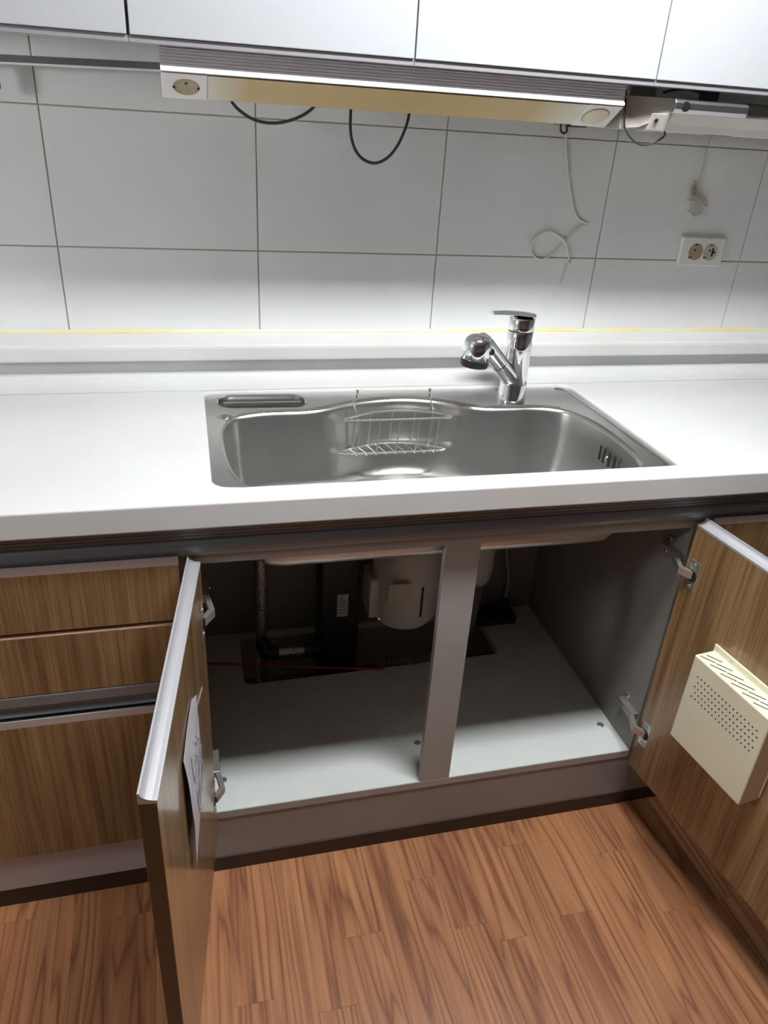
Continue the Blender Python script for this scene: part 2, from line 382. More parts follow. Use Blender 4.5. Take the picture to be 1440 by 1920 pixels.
for k in range(3):
    x = .095 + .05 * k; ob('back_wire', MB().tube([(x, back(x) + .001, .8785), (x - .004, back(x - .004, .022, .255) + .001, .80)], .0016, 6), WIRE, wbk)
for x0, xb in ((.074, .058), (.240, .232)):
    yb = back(xb) + .003
    ob('hanger', MB().tube(spline([(x0, -.152, .9005), (x0, -.1535, .9035), (x0, -.165, .9037), (x0 - .001, -.176, .9025), (xb + .004 if x0 < .1 else xb + .002, -.1845, .897), (xb + .001, yb + .004, .885), (xb, yb, .878), (xb - .005, yb - .001, .8015)], 4), .0019, 6), WIRE, wbk)
    ob('hook_end', MB().tube([(x0, -.1535, .8975), (x0, -.1535, .9115)], .0032, 8), CHROME, wbk)
for k in range(9):
    x = .048 + .0215 * k; ob('floor_wire', MB().tube([(x - .004, back(x - .004, .022, .255), .8025), (x + .008, -.250, .8025), (x + .008, -.2535, .8005)], .0015, 6), WIRE, wbk)

# ------------------------------------------------------------------ faucet
fc = thing('faucet', 'chrome single lever pull out kitchen faucet standing on the sink rim', 'faucet', (.421, -.195, ZD + .0002))
FX, FY = .421, -.195
ob('base', MB().lathe([(.032, 0), (.032, .006), (.0305, .010), (.0305, .040), (.030, .0415)], (FX, FY, ZD + .0002), n=32), CHROME, fc)
ob('body', MB().lathe([(.0295, 0), (.0285, .05), (.0283, .075), (.0278, .0755), (.0278, .077), (.0283, .0775), (.028, .113), (.027, .1145)], (FX, FY, ZD + .0415), n=32), CHROME, fc)
ob('seal_ring', MB().lathe([(.0272, 0), (.0272, .003)], (FX, FY, ZD + .1555), n=32), BLACKP, fc)
ob('cap', MB().lathe([(.028, 0), (.0282, .002), (.0278, .024), (.026, .027)], (FX, FY, ZD + .1582), n=32), CHROME, fc)
lev = MB(); nS = 14; rows = []
for k in range(nS + 1):
    t = k / nS; xx = FX + .029 - .101 * t; hw = .027 * math.sqrt(max(0.0, 1 - (abs(t - .28) / .28) ** 2.4)) if t < .28 else .027 - .014 * ((t - .28) / .72) ** 1.3
    hw = max(hw, .006 if t < .9 else .011 * (1 - t) / .1 + .004)
    zt = ZD + .190 + .006 * math.sin(min(t * 1.15, 1) * PI * .62) ; th = .010 * (1 - t * .55) if t < .75 else .0056
    rows.append([(xx, FY - hw, zt - .002), (xx, FY - hw * .5, zt + .001), (xx, FY, zt + .0018), (xx, FY + hw * .5, zt + .001), (xx, FY + hw, zt - .002), (xx, FY + hw * .6, zt - th), (xx, FY - hw * .6, zt - th)])
vs = [v for r_ in rows for v in r_]; fs = [(i * 7 + k, i * 7 + (k + 1) % 7, (i + 1) * 7 + (k + 1) % 7, (i + 1) * 7 + k) for i in range(nS) for k in range(7)]
lev.add(vs, fs + [list(range(7))[::-1], [nS * 7 + k for k in range(7)]], True); ob('lever', lev, CHROME, fc)
HD = Vector((.293, -.268, 1.002)); A0 = Vector((FX - .004, FY - .004, .942)); A1 = Vector((.318, -.254, 1.040)); dr = (A1 - A0)
ob('spout_socket', MB().tube([A0, A0 + dr * .50], [.0195, .0190], 20), CHROME, fc)
ob('spout_seam', MB().tube([A0 + dr * .50, A0 + dr * .515], .0176, 20), BLACKP, fc)
ob('spout', MB().tube(spline([A0 + dr * .515, A0 + dr * .75, A1, A1 + Vector((-.012, -.007, .008))], 5), .0183, 20), CHROME, fc)
hax = Vector((.10, .02, 1)).normalized()
hd = ob('spray_head', MB().lathe([(.0285, 0), (.0293, .003), (.0297, .028), (.0285, .036), (.0255, .0425), (.0195, .0480), (.011, .0515), (.001, .0525)], HD + hax * .010, hax, 32), CHROME, fc)
ob('spray_ring', MB().lathe([(.022, -.004), (.0275, -.002), (.0290, .001), (.0292, .0122)], HD - hax * .002, hax, 32), BLACKP, hd)
ob('spray_nozzle', MB().lathe([(.012, 0), (.012, .004)], HD - hax * .0055, hax, 20), BLACKP, hd)
ob('spray_button', MB().lathe([(.0072, 0), (.0072, .010), (.006, .0115)], Vector((.318, -.277, 1.030)), (.45, -.85, .2), 16), BLACKP, hd)

# ------------------------------------------------------------------ base cabinets
YD0, YD1, YB = -.620, -.601, -.600       # closed door front, back; carcass front
def channel(parent, xa, xb, m=ALUD):
    pr_ = [(-.580, .857), (-.603, .857)]
    z = .855
    for k in range(5): pr_ += [(-.603, z), (-.6018, z - .0008), (-.6018, z - .0028), (-.603, z - .0036)]; z -= .0062
    pr_ += [(-.603, .822)] + [(-.603 - .0095 * math.sin(t * PI / 8), .806 + .016 * math.cos(t * PI / 8)) for t in range(1, 8)] + [(-.603, .790), (-.580, .790)]
    return ob('finger_channel', MB().prism(pr_, xa, xb), m, parent)
def handle_profile(name, T, ua, ub, zt, parent):       # concave aluminium grip along the top of a door; T(u, t, z), t = 0 outer face
    arc = [(.0022 + .0178 * math.sin(k * PI / 12), zt - .0125 + .0118 * (1 - math.sin(k * PI / 12)) ) for k in range(7)]
    arc = [(.0025, zt)] + [(.0025 + .0165 * (1 - math.cos(k * PI / 12)), zt - .0105 * math.sin(k * PI / 12)) for k in range(1, 7)]
    pr_ = [(0, zt - .0152), (0, zt)] + arc + [(.0202, zt - .0108), (.0202, zt - .0152)]
    return ob(name, MB().prism(pr_, ua, ub, T), ALU, parent)
def hinge_set(parent, T, zc, sgn):                      # cup plate, dish, arm: in the door frame, t > .019 is inside
    h = ob('hinge', MB().box(.008, .034, .0191, .0207, zc - .031, zc + .031, T), NICKEL, parent, bevel=.0006)
    return h
def hinge_bits(parent, T, zc, mount):
    h = ob('hinge', MB().box(.009, .035, .0191, .0209, zc - .0325, zc + .0325, T), NICKEL, parent, bevel=.0006)
    q = lambda u, t, z: Vector(T(u, t, z))
    def sub(name, mb, m, **k): return mb, m
    sc = []
    for dz in (-.024, .024): sc.append(MB().lathe([(.0042, 0), (.0042, .0012), (.003, .0018), (.001, .0012)], q(.022, .0209, zc + dz), (q(0, 1, 0) - q(0, 0, 0)), 12))
    return h, sc
def arm(parent, a, b, c, wz):                           # bent steel arm from the cup to the mounting plate
    m = MB(); n_ = 3; P = [Vector(a), Vector(b), Vector(c)]
    for i in range(2):
        dirv = (P[i + 1] - P[i]).normalized(); s = dirv.cross(Vector((0, 0, 1))).normalized() * .0045; u = Vector((0, 0, wz))
        A, B = P[i] - dirv * .002, P[i + 1] + dirv * .002
        vs = [A - s - u, A + s - u, A + s + u, A - s + u, B - s - u, B + s - u, B + s + u, B - s + u]
        m.add(vs, [(0, 3, 2, 1), (4, 5, 6, 7), (0, 1, 5, 4), (1, 2, 6, 5), (2, 3, 7, 6), (3, 0, 4, 7)])
    return m

# --- sink cabinet
sc = thing('sink_cabinet', 'open wood and grey sink base cabinet with both doors swung wide', 'cabinet', (.186, -.31, 0))
IX0, IX1 = -.286, .658
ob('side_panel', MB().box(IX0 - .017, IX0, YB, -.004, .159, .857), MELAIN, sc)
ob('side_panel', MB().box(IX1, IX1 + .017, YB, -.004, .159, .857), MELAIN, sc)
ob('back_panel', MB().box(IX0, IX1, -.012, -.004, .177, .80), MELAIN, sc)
hole = rounded([(-.196, -.020), (-.196, -.224), (.487, -.212), (.482, -.020)], [.02, .022, .018, .02], 5)
ob('bottom_panel', plate([(IX0, -.5975), (IX1, -.5975), (IX1, -.004), (IX0, -.004)], [hole], .177, .018), MELA, sc)
ob('bottom_edge_band', MB().box(IX0, IX1, -.600, -.5976, .159, .177), POST, sc)
ob('front_rail', MB().box(IX0, IX1, YB, -.582, .7715, .790), POST, sc)
ob('center_post', MB().box(.1495, .2165, YB + .0002, -.584, .1772, .7713), POST, sc, bevel=.0008)
channel(sc, IX0 - .017, IX1 + .017)
ob('kick_plate', MB().box(IX0 - .018, IX1 + .018, -.598, -.582, .040, .1585), KICK, sc)
ob('kick_base_strip', MB().box(IX0 - .018, IX1 + .018, -.6005, -.585, .0003, .0398), BASESTRIP, sc)
for x, y in ((-.263, -.517), (.177, -.488), (.631, -.511)):
    s0 = ob('floor_screw', MB().lathe([(.0085, 0), (.0085, .001), (.007, .0022), (.0035, .0012), (.001, .0012)], (x, y, .177), n=16), NICKEL, sc)

aL = math.radians(6.8); aR = math.radians(7.0)
# door frames: u runs from the hinge edge to the free edge, t from the outer face (0) to the inner face (.02)
OL = Vector((-.279, -.6225, 0)); uL = Vector((-math.sin(aL), -math.cos(aL), 0)); nL = Vector((math.cos(aL), -math.sin(aL), 0))
TL = lambda u, t, z: tuple(OL + uL * u + nL * (t - .0202) + Vector((0, 0, z)))
OR = Vector((.6485, -.6185, 0)); uR = Vector((math.sin(aR), -math.cos(aR), 0)); nR = Vector((-math.cos(aR), -math.sin(aR), 0))
TR = lambda u, t, z: tuple(OR + uR * u + nR * (t - .0202) + Vector((0, 0, z)))
for T, nm, mount, sg in ((TL, 'left', -.286, 1), (TR, 'right', .658, -1)):
    dp = ob('door', MB().box(0, .478, 0, .020, .158, .7848, T), WOODIN, sc, bevel=.0006)
    handle_profile('handle_profile', T, 0, .478, .800, dp)
    ob('edge_band', MB().box(.4781, .4788, .0005, .0195, .159, .784, T), EDGED, dp)
    for zc in (.686, .267):
        h, scr = hinge_bits(dp, T, zc, mount)
        cup = MB().lathe([(.0125, 0), (.0125, .0008), (.0105, .0010)], Vector(T(.022, .0209, zc)), Vector(T(0, 1, 0)) - Vector(T(0, 0, 0)), 20)
        ob('hinge_cup', cup, DARK, dp); [ob('hinge_screw', q_, NICKEL, dp) for q_ in scr]
        a = Vector(T(.022, .0225, zc + .002)); b = Vector(T(.002, .034, zc + .004))
        c = Vector((mount + sg * .014, -.592, zc + .008)); e = Vector((mount + sg * .014, -.535, zc + .012))
        ob('hinge_arm', arm(dp, a, b, c, .0075), NICKEL, dp)
        ob('hinge_mount', MB().box(min(mount + sg * .0005, mount + sg * .018), max(mount + sg * .0005, mount + sg * .018), -.595, -.535, zc + .0035, zc + .0195).box(min(mount + sg * .0003, mount + sg * .004), max(mount + sg * .0003, mount + sg * .004), -.556, -.540, zc - .012, zc + .036), NICKEL, dp, bevel=.0015)
        [ob('mount_screw', MB().lathe([(.004, 0), (.003, .002), (.001, .002)], q_, (sg, 0, 0), 12), CHROME, dp) for q_ in ((mount + sg * .004, -.548, zc + .030), (mount + sg * .018, -.560, zc + .0115))]

# --- left drawer cabinet
dc = thing('drawer_cabinet', 'wood fronted three drawer base cabinet left of the open sink cabinet', 'cabinet', (-.61, -.31, 0))
DX0, DX1 = -.915, -.304
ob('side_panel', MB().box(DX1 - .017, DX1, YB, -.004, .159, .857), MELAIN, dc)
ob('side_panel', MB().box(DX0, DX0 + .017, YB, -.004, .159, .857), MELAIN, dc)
ob('bottom_panel', MB().box(DX0 + .017, DX1 - .017, YB, -.004, .159, .177), MELA, dc)
channel(dc, DX0, DX1 + .0008)
pc = [(-.58, .548), (-.6205, .548), (-.6215, .5465), (-.6215, .528), (-.6195, .5275)] + [(-.6195 + .013 * math.sin(k * PI / 8), .5135 + .014 * math.cos(k * PI / 8)) for k in range(1, 8)] + [(-.612, .4995), (-.58, .4995)]
ob('middle_channel', MB().prism(pc, DX0, DX1 - .0095), ALUD, dc)
Tc = lambda u, t, z: (u, YD0 + t, z)
fa, fb = DX0 + .002, -.3135
for nm, z0, z1, prf in (('top', .6775, .785, True), ('mid', .5495, .6670, False), ('low', .159, .4805, True)):
    dw = ob('drawer', MB().box(fa, fb, YD0, YD1, z0, z1), WOOD, dc, bevel=.0006)
    if prf: handle_profile('handle_profile', Tc, fa, fb, z1 + .0152, dw)
    else: ob('top_edge_band', MB().box(fa, fb, YD0 - .0002, YD1, z1, z1 + .0022), WOODEDGE, dw)
ob('kick_plate', MB().box(DX0, DX1 - .0006, -.598, -.582, .046, .1585), mat('silver kick foil left', (.50, .50, .54), .38, .25), dc)
ob('kick_base_strip', MB().box(DX0, DX1 - .0006, -.5985, -.585, .0003, .0458), BASESTRIP, dc)

# --- right base cabinet
rc = thing('base_cabinet', 'wood fronted base cabinet mostly hidden behind the open right door', 'cabinet', (1.0, -.31, 0))
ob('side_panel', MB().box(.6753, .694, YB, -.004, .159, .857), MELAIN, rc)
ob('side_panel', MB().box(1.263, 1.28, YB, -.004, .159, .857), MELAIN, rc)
ob('bottom_panel', MB().box(.694, 1.263, YB, -.004, .159, .177), MELA, rc)
channel(rc, .6753, 1.28)
rd = ob('drawer', MB().box(.684, 1.277, YD0, YD1, .60, .785), WOOD, rc, bevel=.0006); handle_profile('handle_profile', Tc, .684, 1.277, .8002, rd)
rd = ob('drawer', MB().box(.684, 1.277, YD0, YD1, .159, .595), WOOD, rc, bevel=.0006)
ob('kick_plate', MB().box(.6768, 1.28, -.598, -.582, .040, .1585), KICK, rc)
ob('kick_base_strip', MB().box(.6768, 1.28, -.5985, -.585, .0003, .0398), BASESTRIP, rc)

# ------------------------------------------------------------------ control box on the right door, paper on the left door
cb = thing('control_box', 'cream vented metal control box screwed inside the right door', 'control box', TR(.22, .045, .38))
T = lambda u, n_, z: TR(u, .0204 + n_, z)
U0, U1, B0, B1, DP = .1255, .311, .3805, .583, .050
shell = MB()
def ring(u0, u1, n_, z0, z1): return [T(u0, n_, z0), T(u1, n_, z0), T(u1, n_, z1), T(u0, n_, z1)]
ob('case', MB().box(U0, U1, .0012, DP, B0, B1, lambda u, n_, z: T(u, n_, z)), CREAM, cb, bevel=.003, seg=3)
ob('back_flange', MB().box(U0 - .002, U1 + .002, 0, .0045, B0 + .006, B1 + .013, lambda u, n_, z: T(u, n_, z)), CREAM, cb, bevel=.0012)
hl = MB(); nv = [Vector(T(0, 1, 0)) - Vector(T(0, 0, 0))][0]
for c_ in range(17):
    for r_ in range(5):
        u = .147 + .0091 * c_ + (.0045 if r_ % 2 else 0); z = .546 - .0118 * r_
        hl.lathe([(.0017, 0), (.0017, .0003)], T(u, DP, z), nv, 8)
ob('vent_holes', hl, DARK, cb)['kind'] = 'stuff'
for k in range(7):
    for j in (0, 1):
        u0 = .132 + .0265 * k + j * .002; n0, n1 = (.043, .020) if j == 0 else (.033, .010)
        n0, n1 = .044 - .014 * j, .030 - .014 * j
        m = MB(); a = Vector(T(u0, n0, B1 + .0002)); b = Vector(T(u0 + .026, n1, B1 + .0002)); dd = (b - a).normalized(); s = dd.cross(Vector((0, 0, 1))) * .0011
        m.add([a - s, b - s, b + s, a + s, *(v + Vector((0, 0, .0003)) for v in (a - s, b - s, b + s, a + s))], [(0, 3, 2, 1), (4, 5, 6, 7), (0, 1, 5, 4), (1, 2, 6, 5), (2, 3, 7, 6), (3, 0, 4, 7)])
        if u0 + .026 < U1 - .003: ob('vent_slot', m, DARK, cb)
ob('flange_screw', MB().lathe([(.003, 0), (.002, .0015), (.001, .0015)], T(.168, .0045, B1 + .007), nv, 10), NICKEL, cb)

pn = thing('paper_note', 'wrinkled white paper sketch taped inside the left door', 'paper', TL(.25, .022, .475))
T = lambda u, n_, z: TL(u, .0202 + n_, z)
ppts = [(.176, .004, .488), (.252, .0055, .478), (.320, .008, .472), (.322, .010, .56), (.322, .007, .64), (.322, .003, .682), (.262, .002, .686), (.208, .0015, .684), (.170, .0025, .660), (.172, .004, .58)]
front = [Vector(T(*p)) for p in ppts]; cN = Vector(T(.245, .009, .58)); nl3 = nL * .0004
m = MB(); k = len(front); vs = front + [cN] + [v - nl3 for v in front] + [cN - nl3]
m.add(vs, [(i, (i + 1) % k, k) for i in range(k)] + [(k + 1 + (i + 1) % k, k + 1 + i, 2 * k + 1) for i in range(k)] + [(i, k + 1 + i, k + 1 + (i + 1) % k, (i + 1) % k) for i in range(k)])
ob('sheet', m, PAPER, pn)
m = MB()
def psurf(u, z): return max(.0125 - 1.0 * (abs(u - .245) * .055 + abs(z - .58) * .035), .006)
for (u0, z0), (u1, z1) in [((.20, .645), (.285, .60)), ((.21, .61), (.25, .655)), ((.285, .60), (.29, .655)), ((.215, .60), (.29, .57)), ((.225, .63), (.235, .53)), ((.25, .61), (.262, .54)), ((.28, .58), (.265, .52)), ((.21, .57), (.26, .525)), ((.24, .55), (.285, .545)), ((.20, .59), (.205, .54)), ((.27, .64), (.235, .60)), ((.255, .515), (.24, .50))]:
    m.tube([T(u0, psurf(u0, z0), z0), T((u0 + u1) / 2 + .003, psurf((u0 + u1) / 2, (z0 + z1) / 2) , (z0 + z1) / 2), T(u1, psurf(u1, z1), z1)], .0006, 5)
ob('sketch_lines', m, INK, pn)
m = MB().box(.085, .185, .0004, .0008, .612, .618, lambda u, n_, z: T(u, n_, z + (.13 - u) * -.35)); ob('tape', m, mat('clear tape', (.60, .55, .52), .2), pn)

# ------------------------------------------------------------------ plumbing under the sink
pp = thing('foil_pipe', 'foil wrapped water pipe at the left back of the sink cabinet', 'pipe', (-.137, -.06, .10))
ob('riser', MB().tube([(-.140, -.06, .05), (-.137, -.06, .30), (-.136, -.055, .60)], .0155, 12), FOIL, pp)
ob('elbow', MB().tube(spline([(-.139, -.075, .19), (-.128, -.095, .172), (-.10, -.10, .168)], 5), .020, 12), BLACKM, pp)
ob('branch', MB().tube([(-.098, -.10, .168), (-.03, -.10, .166)], .0175, 12), FOIL, pp)
ob('coupling', MB().tube([(-.03, -.10, .166), (.01, -.10, .165)], .020, 12), BLACKM, pp)
cn = thing('disposer', 'grey white food waste canister hanging under the sink bowl', 'disposer', (.218, -.16, .29))
cc = (.218, -.165)
ob('canister', MB().lathe([(.02, 0), (.05, .004), (.070, .013), (.083, .030), (.086, .055), (.086, .26), (.080, .29), (.05, .31), (.048, .426)], (*cc, .293), n=36), PVC, cn)
ob('side_box', MB().box(.118, .150, -.20, -.12, .325, .44), PVC, cn, bevel=.006)
ob('slot_mark', MB().box(.2350, .2395, cc[1] - .0872, cc[1] - .083, .355, .44), DARK, cn)
ob('paper_tag', MB().box(.150, .205, cc[1] - .0905, cc[1] - .089, .410, .460), mat('tan tag', (.48, .42, .32), .6), cn)
ob('outlet_arm', MB().box(.290, .400, -.185, -.13, .305, .365), PVC, cn, bevel=.006)
ob('status_light', MB().lathe([(.0022, 0), (.0022, .002)], (.145, -.2015, .324), (0, -1, 0), 8), LED, cn)
tr = thing('drain_trap', 'white drain trap with ribbed hose right of the center post', 'drain', (.43, -.13, .2))
ob('trap_body', MB().lathe([(.02, 0), (.030, .012), (.036, .05), (.036, .16), (.024, .18), (.024, .345)], (.425, -.14, .365), n=24), PVC, tr)
hp = spline([(.425, -.14, .372), (.424, -.142, .33), (.41, -.15, .24), (.36, -.175, .178), (.29, -.185, .158), (.22, -.17, .150), (.17, -.14, .12)], 14)
ob('ribbed_hose', MB().tube(hp, [.0185 if i % 2 else .0155 for i in range(len(hp))], 12), mat('grey hose', (.16, .155, .15), .45), tr)
bb = thing('filter_box', 'black box with a white printed sticker under the sink', 'box', (.07, -.10, .19))
ob('case', MB().box(.012, .112, -.119, -.03, .05, .47), BLACKM, bb, bevel=.004)
lb = ob('sticker', MB().box(.053, .082, -.1202, -.1191, .281, .350), mat('white sticker', (.60, .56, .53), .5), bb)
m = MB()
for k in range(6): m.box(.0565, .0565 + .022 * (.6 + .4 * ((k * 7) % 5) / 4), -.1205, -.1203, .337 - .009 * k, .340 - .009 * k)
ob('print_lines', m, INK, lb)
tag(ob('white_hose', MB().tube(spline([(.548, -.03, .72), (.549, -.03, .42), (.556, -.03, .36), (.569, -.03, .302), (.571, -.03, .25), (.565, -.03, .20)], 6), .0045, 8), mat('grey white hose', (.42, .41, .39), .45)), 'thin pale water hose hanging at the right back of the cabinet', 'hose')
tag(ob('valve_block', MB().box(.470, .585, -.09, -.022, .1772, .200).lathe([(.012, 0), (.012, .03), (.008, .04)], (.56, -.05, .198), n=12), BLACKM), 'low black valve block on the cabinet floor near the thin hose', 'valve')
tag(ob('red_tube', MB().tube(spline([(-.2835, -.133, .184), (-.20, -.152, .184), (-.136, -.169, .186), (-.003, -.20, .186), (.118, -.222, .183), (.16, -.228, .1812)], 5), .0026, 8), REDT), 'thin red tube lying across the cabinet floor opening', 'tube')

# ------------------------------------------------------------------ wall cabinets
names = ['white glossy wall cabinet at the far left of the row', 'white glossy wall cabinet above the left half of the strip lamp', 'white glossy wall cabinet above the right half of the strip lamp', 'white glossy wall cabinet above the range hood']
xs = [-.771, -.334, .1, .534, .968]
for i in range(4):
    a, b = xs[i], xs[i + 1]
    t = thing('wall_cabinet', names[i], 'cabinet', ((a + b) / 2, -.17, 1.534), 'white wall cabinets above the counter')
    ob('carcass', MB().box(a + .0003, b - .0003, -.329, -.0005, 1.534, 2.26), UPIN, t)
    gp = .0022 if i in (0,) else .0012
    dd = ob('door', MB().box(a + (.0022 if i == 1 else .0011), b - (.0022 if i == 0 else .0011), -.350, -.3305, 1.527, 2.26), UPDOOR, t, bevel=.0012)
    ob('bottom_profile', MB().box(a + .0003, b - .0003, -.346, -.318, 1.5175, 1.5265).box(a + .0003, b - .0003, -.3285, -.318, 1.5265, 1.5338), GRIP, t, bevel=.0008)
xs2 = .968
t = thing('wall_cabinet', 'white glossy wall cabinet at the far right end of the row', 'cabinet', (1.2, -.17, 1.534), 'white wall cabinets above the counter')
ob('carcass', MB().box(.9683, 1.43, -.329, -.0005, 1.534, 2.26), UPIN, t); ob('door', MB().box(.9692, 1.43, -.350, -.3305, 1.527, 2.26), UPDOOR, t, bevel=.0012)
ob('bottom_profile', MB().box(.9683, 1.43, -.346, -.318, 1.5175, 1.5265), GRIP, t, bevel=.0008)

# ------------------------------------------------------------------ strip lamp under the wall cabinets
sl_ = thing('strip_lamp', 'long under cabinet strip lamp with yellowed cover and grooved front', 'lamp', (.105, -.27, 1.452))
LX0, LX1, DY = -.2928, .4945, -.0170
pr_ = [(-.225, 1.5338), (-.3165, 1.5338), (-.3165, 1.5168), (-.3225, 1.5168)]
z = 1.5162
for k in range(6): pr_ += [(-.3235, z), (-.3235, z - .0026), (-.3200, z - .0029), (-.3200, z - .0042)]; z -= .0043
pr_ += [(-.3220, 1.4895), (-.315, 1.486), (-.26, 1.470)]
ob('grooved_housing', MB().prism(pr_, LX0, LX1), LAMPG, sl_)
ob('front_lip', MB().prism([(y + DY, z) for y, z in [(-.304, 1.4925), (-.3080, 1.4920), (-.3120, 1.4890), (-.3118, 1.4850), (-.304, 1.4835)]], LX0, LX1), LAMPW, sl_, bevel=.0008)
cap = [(y + DY, z) for y, z in [(-.3105, 1.4832), (-.3035, 1.4832), (-.25, 1.4705), (-.243, 1.4525), (-.2545, 1.4495)]]
lc = ob('end_cap', MB().prism(cap, LX0, -.2228), LAMPW, sl_, bevel=.0015)
rcap = ob('end_cap', MB().prism(cap, .4270, LX1), LAMPW, sl_, bevel=.0015)
dfp = [(y + DY, z) for y, z in [(-.3095, 1.4825), (-.3035, 1.4825), (-.25, 1.4705), (-.2445, 1.454), (-.2550, 1.4508)]]
ob('cover', MB().prism(dfp, -.2226, .4268), DIFF, sl_)
na = Vector((0, -.0337, -.056)).normalized()
oc = Vector((-.2557, -.2815 + DY, 1.4662))
ob('socket_face', MB().lathe([(.0205, -.003), (.0205, .0008), (.0190, .0012), (.0175, .0004), (.001, .0004)], oc, na, 28), TAN, lc)
ob('socket_holes', MB().lathe([(.0024, 0), (.0024, .0006)], oc + Vector((.0, -.008, .0049)) + na * .0005, na, 10).box(oc.x - .0205, oc.x - .0170, oc.y - .002, oc.y + .002, oc.z - .003, oc.z + .0008).box(oc.x + .0170, oc.x + .0205, oc.y - .002, oc.y + .002, oc.z - .003, oc.z + .0008), DARK, lc)
bc = Vector((.4570, -.2815 + DY, 1.4662))
ob('push_button', MB().lathe([(.0232, -.003), (.0232, .0018), (.0215, .0028), (.001, .0034)], bc, na, 32), CREAM, rcap)
ob('button_ring', MB().lathe([(.0250, -.003), (.0250, .0005)], bc, na, 32), ALUD, rcap)

# ------------------------------------------------------------------ rail, hook, cables, cords
rl = thing('utensil_rail', 'narrow aluminium utensil rail on the tiles under the wall cabinets', 'rail', (-.6, -.03, 1.485))
tl = lambda x: 1.4855 + (x + .569) * .0245
vs = []
m = MB()
for (y0, y1, za, zb, mm, nm) in ((-.034, -.030, .0035, .0150, ALUD, 'web'), (-.046, -.030, 0, .0032, LAMPW, 'lower_lip')):
    m = MB(); m.add([(x, y, tl(x) + z) for x in (-1.3, .0) for y in (y0, y1) for z in (za, zb)], [(0, 1, 3, 2), (4, 6, 7, 5), (0, 4, 5, 1), (2, 3, 7, 6), (0, 2, 6, 4), (1, 5, 7, 3)]); ob(nm, m, mm, rl)
for x in (-1.2, -.75, -.08): ob('bracket', MB().box(x - .01, x + .01, -.030, -.0002, tl(x) + .002, tl(x) + .012), ALUD, rl)
tag(ob('rail_hook', MB().box(-.60, -.5725, -.052, -.046, 1.447, 1.484)  .box(-.60, -.5725, -.046, -.030, 1.4835, 1.4855).box(-.595, -.583, -.062, -.052, 1.447, 1.452), BLACKP), 'black hook hanging from the utensil rail at the left', 'hook')
m = MB().tube(spline([(-.185, -.10, 1.533), (-.182, -.10, 1.48), (-.176, -.10, 1.455), (-.159, -.10, 1.437), (-.13, -.10, 1.423), (-.091, -.10, 1.421), (-.05, -.10, 1.433), (-.02, -.10, 1.454), (.0, -.10, 1.49), (.006, -.10, 1.533)], 6), .0029, 8)
tag(ob('power_cable', m, CABLE), 'black cable sagging in a shallow loop below the strip lamp', 'cable')
m = MB().tube(spline([(.049, -.10, 1.533), (.049, -.10, 1.452), (.050, -.10, 1.415), (.057, -.10, 1.390), (.069, -.10, 1.373), (.086, -.10, 1.3630), (.104, -.10, 1.3615), (.122, -.10, 1.369), (.138, -.10, 1.384), (.153, -.10, 1.410), (.165, -.10, 1.452), (.167, -.10, 1.533)], 6), .0029, 8)
tag(ob('power_cable', m, CABLE), 'black cable hanging in a deep loop below the lamp middle', 'cable')
wc = [(0.543, -.012, 1.52), (0.546, -.006, 1.44), (0.561, -.003, 1.382), (0.574, -.003, 1.339), (0.594, -.003, 1.29), (0.610, -.003, 1.264), (0.634, -.003, 1.2535), (0.640, -.003, 1.2525), (0.615, -.003, 1.241), (0.589, -.003, 1.212), (0.566, -.003, 1.185), (0.535, -.003, 1.17), (0.511, -.003, 1.182), (0.507, -.003, 1.203), (0.519, -.003, 1.223), (0.545, -.004, 1.232), (0.57, -.006, 1.223), (0.588, -.007, 1.208), (0.594, -.006, 1.2), (0.608, -.003, 1.169)]
wcd = ob('loose_cable', MB().tube(spline(wc, 6), .0021, 8), CORD); tag(wcd, 'white cord looping down the tiles right of the deep black loop', 'cable')
ob('cord_tip', MB().tube([(.608, -.003, 1.170), (.610, -.003, 1.164)], .0026, 8), TAN, wcd)
cl = MB().tube(spline([(.487, -.10, 1.455), (.489, -.10, 1.440), (.497, -.10, 1.4345), (.503, -.10, 1.440)], 5), .0022, 6).tube([(.500, -.10, 1.449), (.545, -.10, 1.4505)], .0026, 6).tube([(.500, -.1, 1.449), (.503, -.1, 1.44)], .0024, 6).tube([(.545, -.1, 1.4505), (.545, -.1, 1.5335)], .0026, 6)
tag(ob('cable_clip', cl, CABLE), 'small black bent cable end behind the lamp round button', 'cable')
tw = thing('twine', 'knotted bundle of thin brown twine hanging above the wall outlet', 'twine', (.91, -.006, 1.28))
ob('strand', MB().tube([(.912, -.004, 1.452), (.906, -.004, 1.421), (.909, -.004, 1.387), (.907, -.005, 1.358), (.902, -.006, 1.338)], .0010, 6), TWINE, tw)
ob('knot', MB().tube(spline([(.890, -.006, 1.352), (.896, -.009, 1.349), (.892, -.006, 1.340), (.899, -.010, 1.336), (.890, -.008, 1.332), (.900, -.006, 1.326), (.894, -.01, 1.324), (.899, -.008, 1.342), (.889, -.007, 1.337)], 5), .0022, 6), TAN, tw)
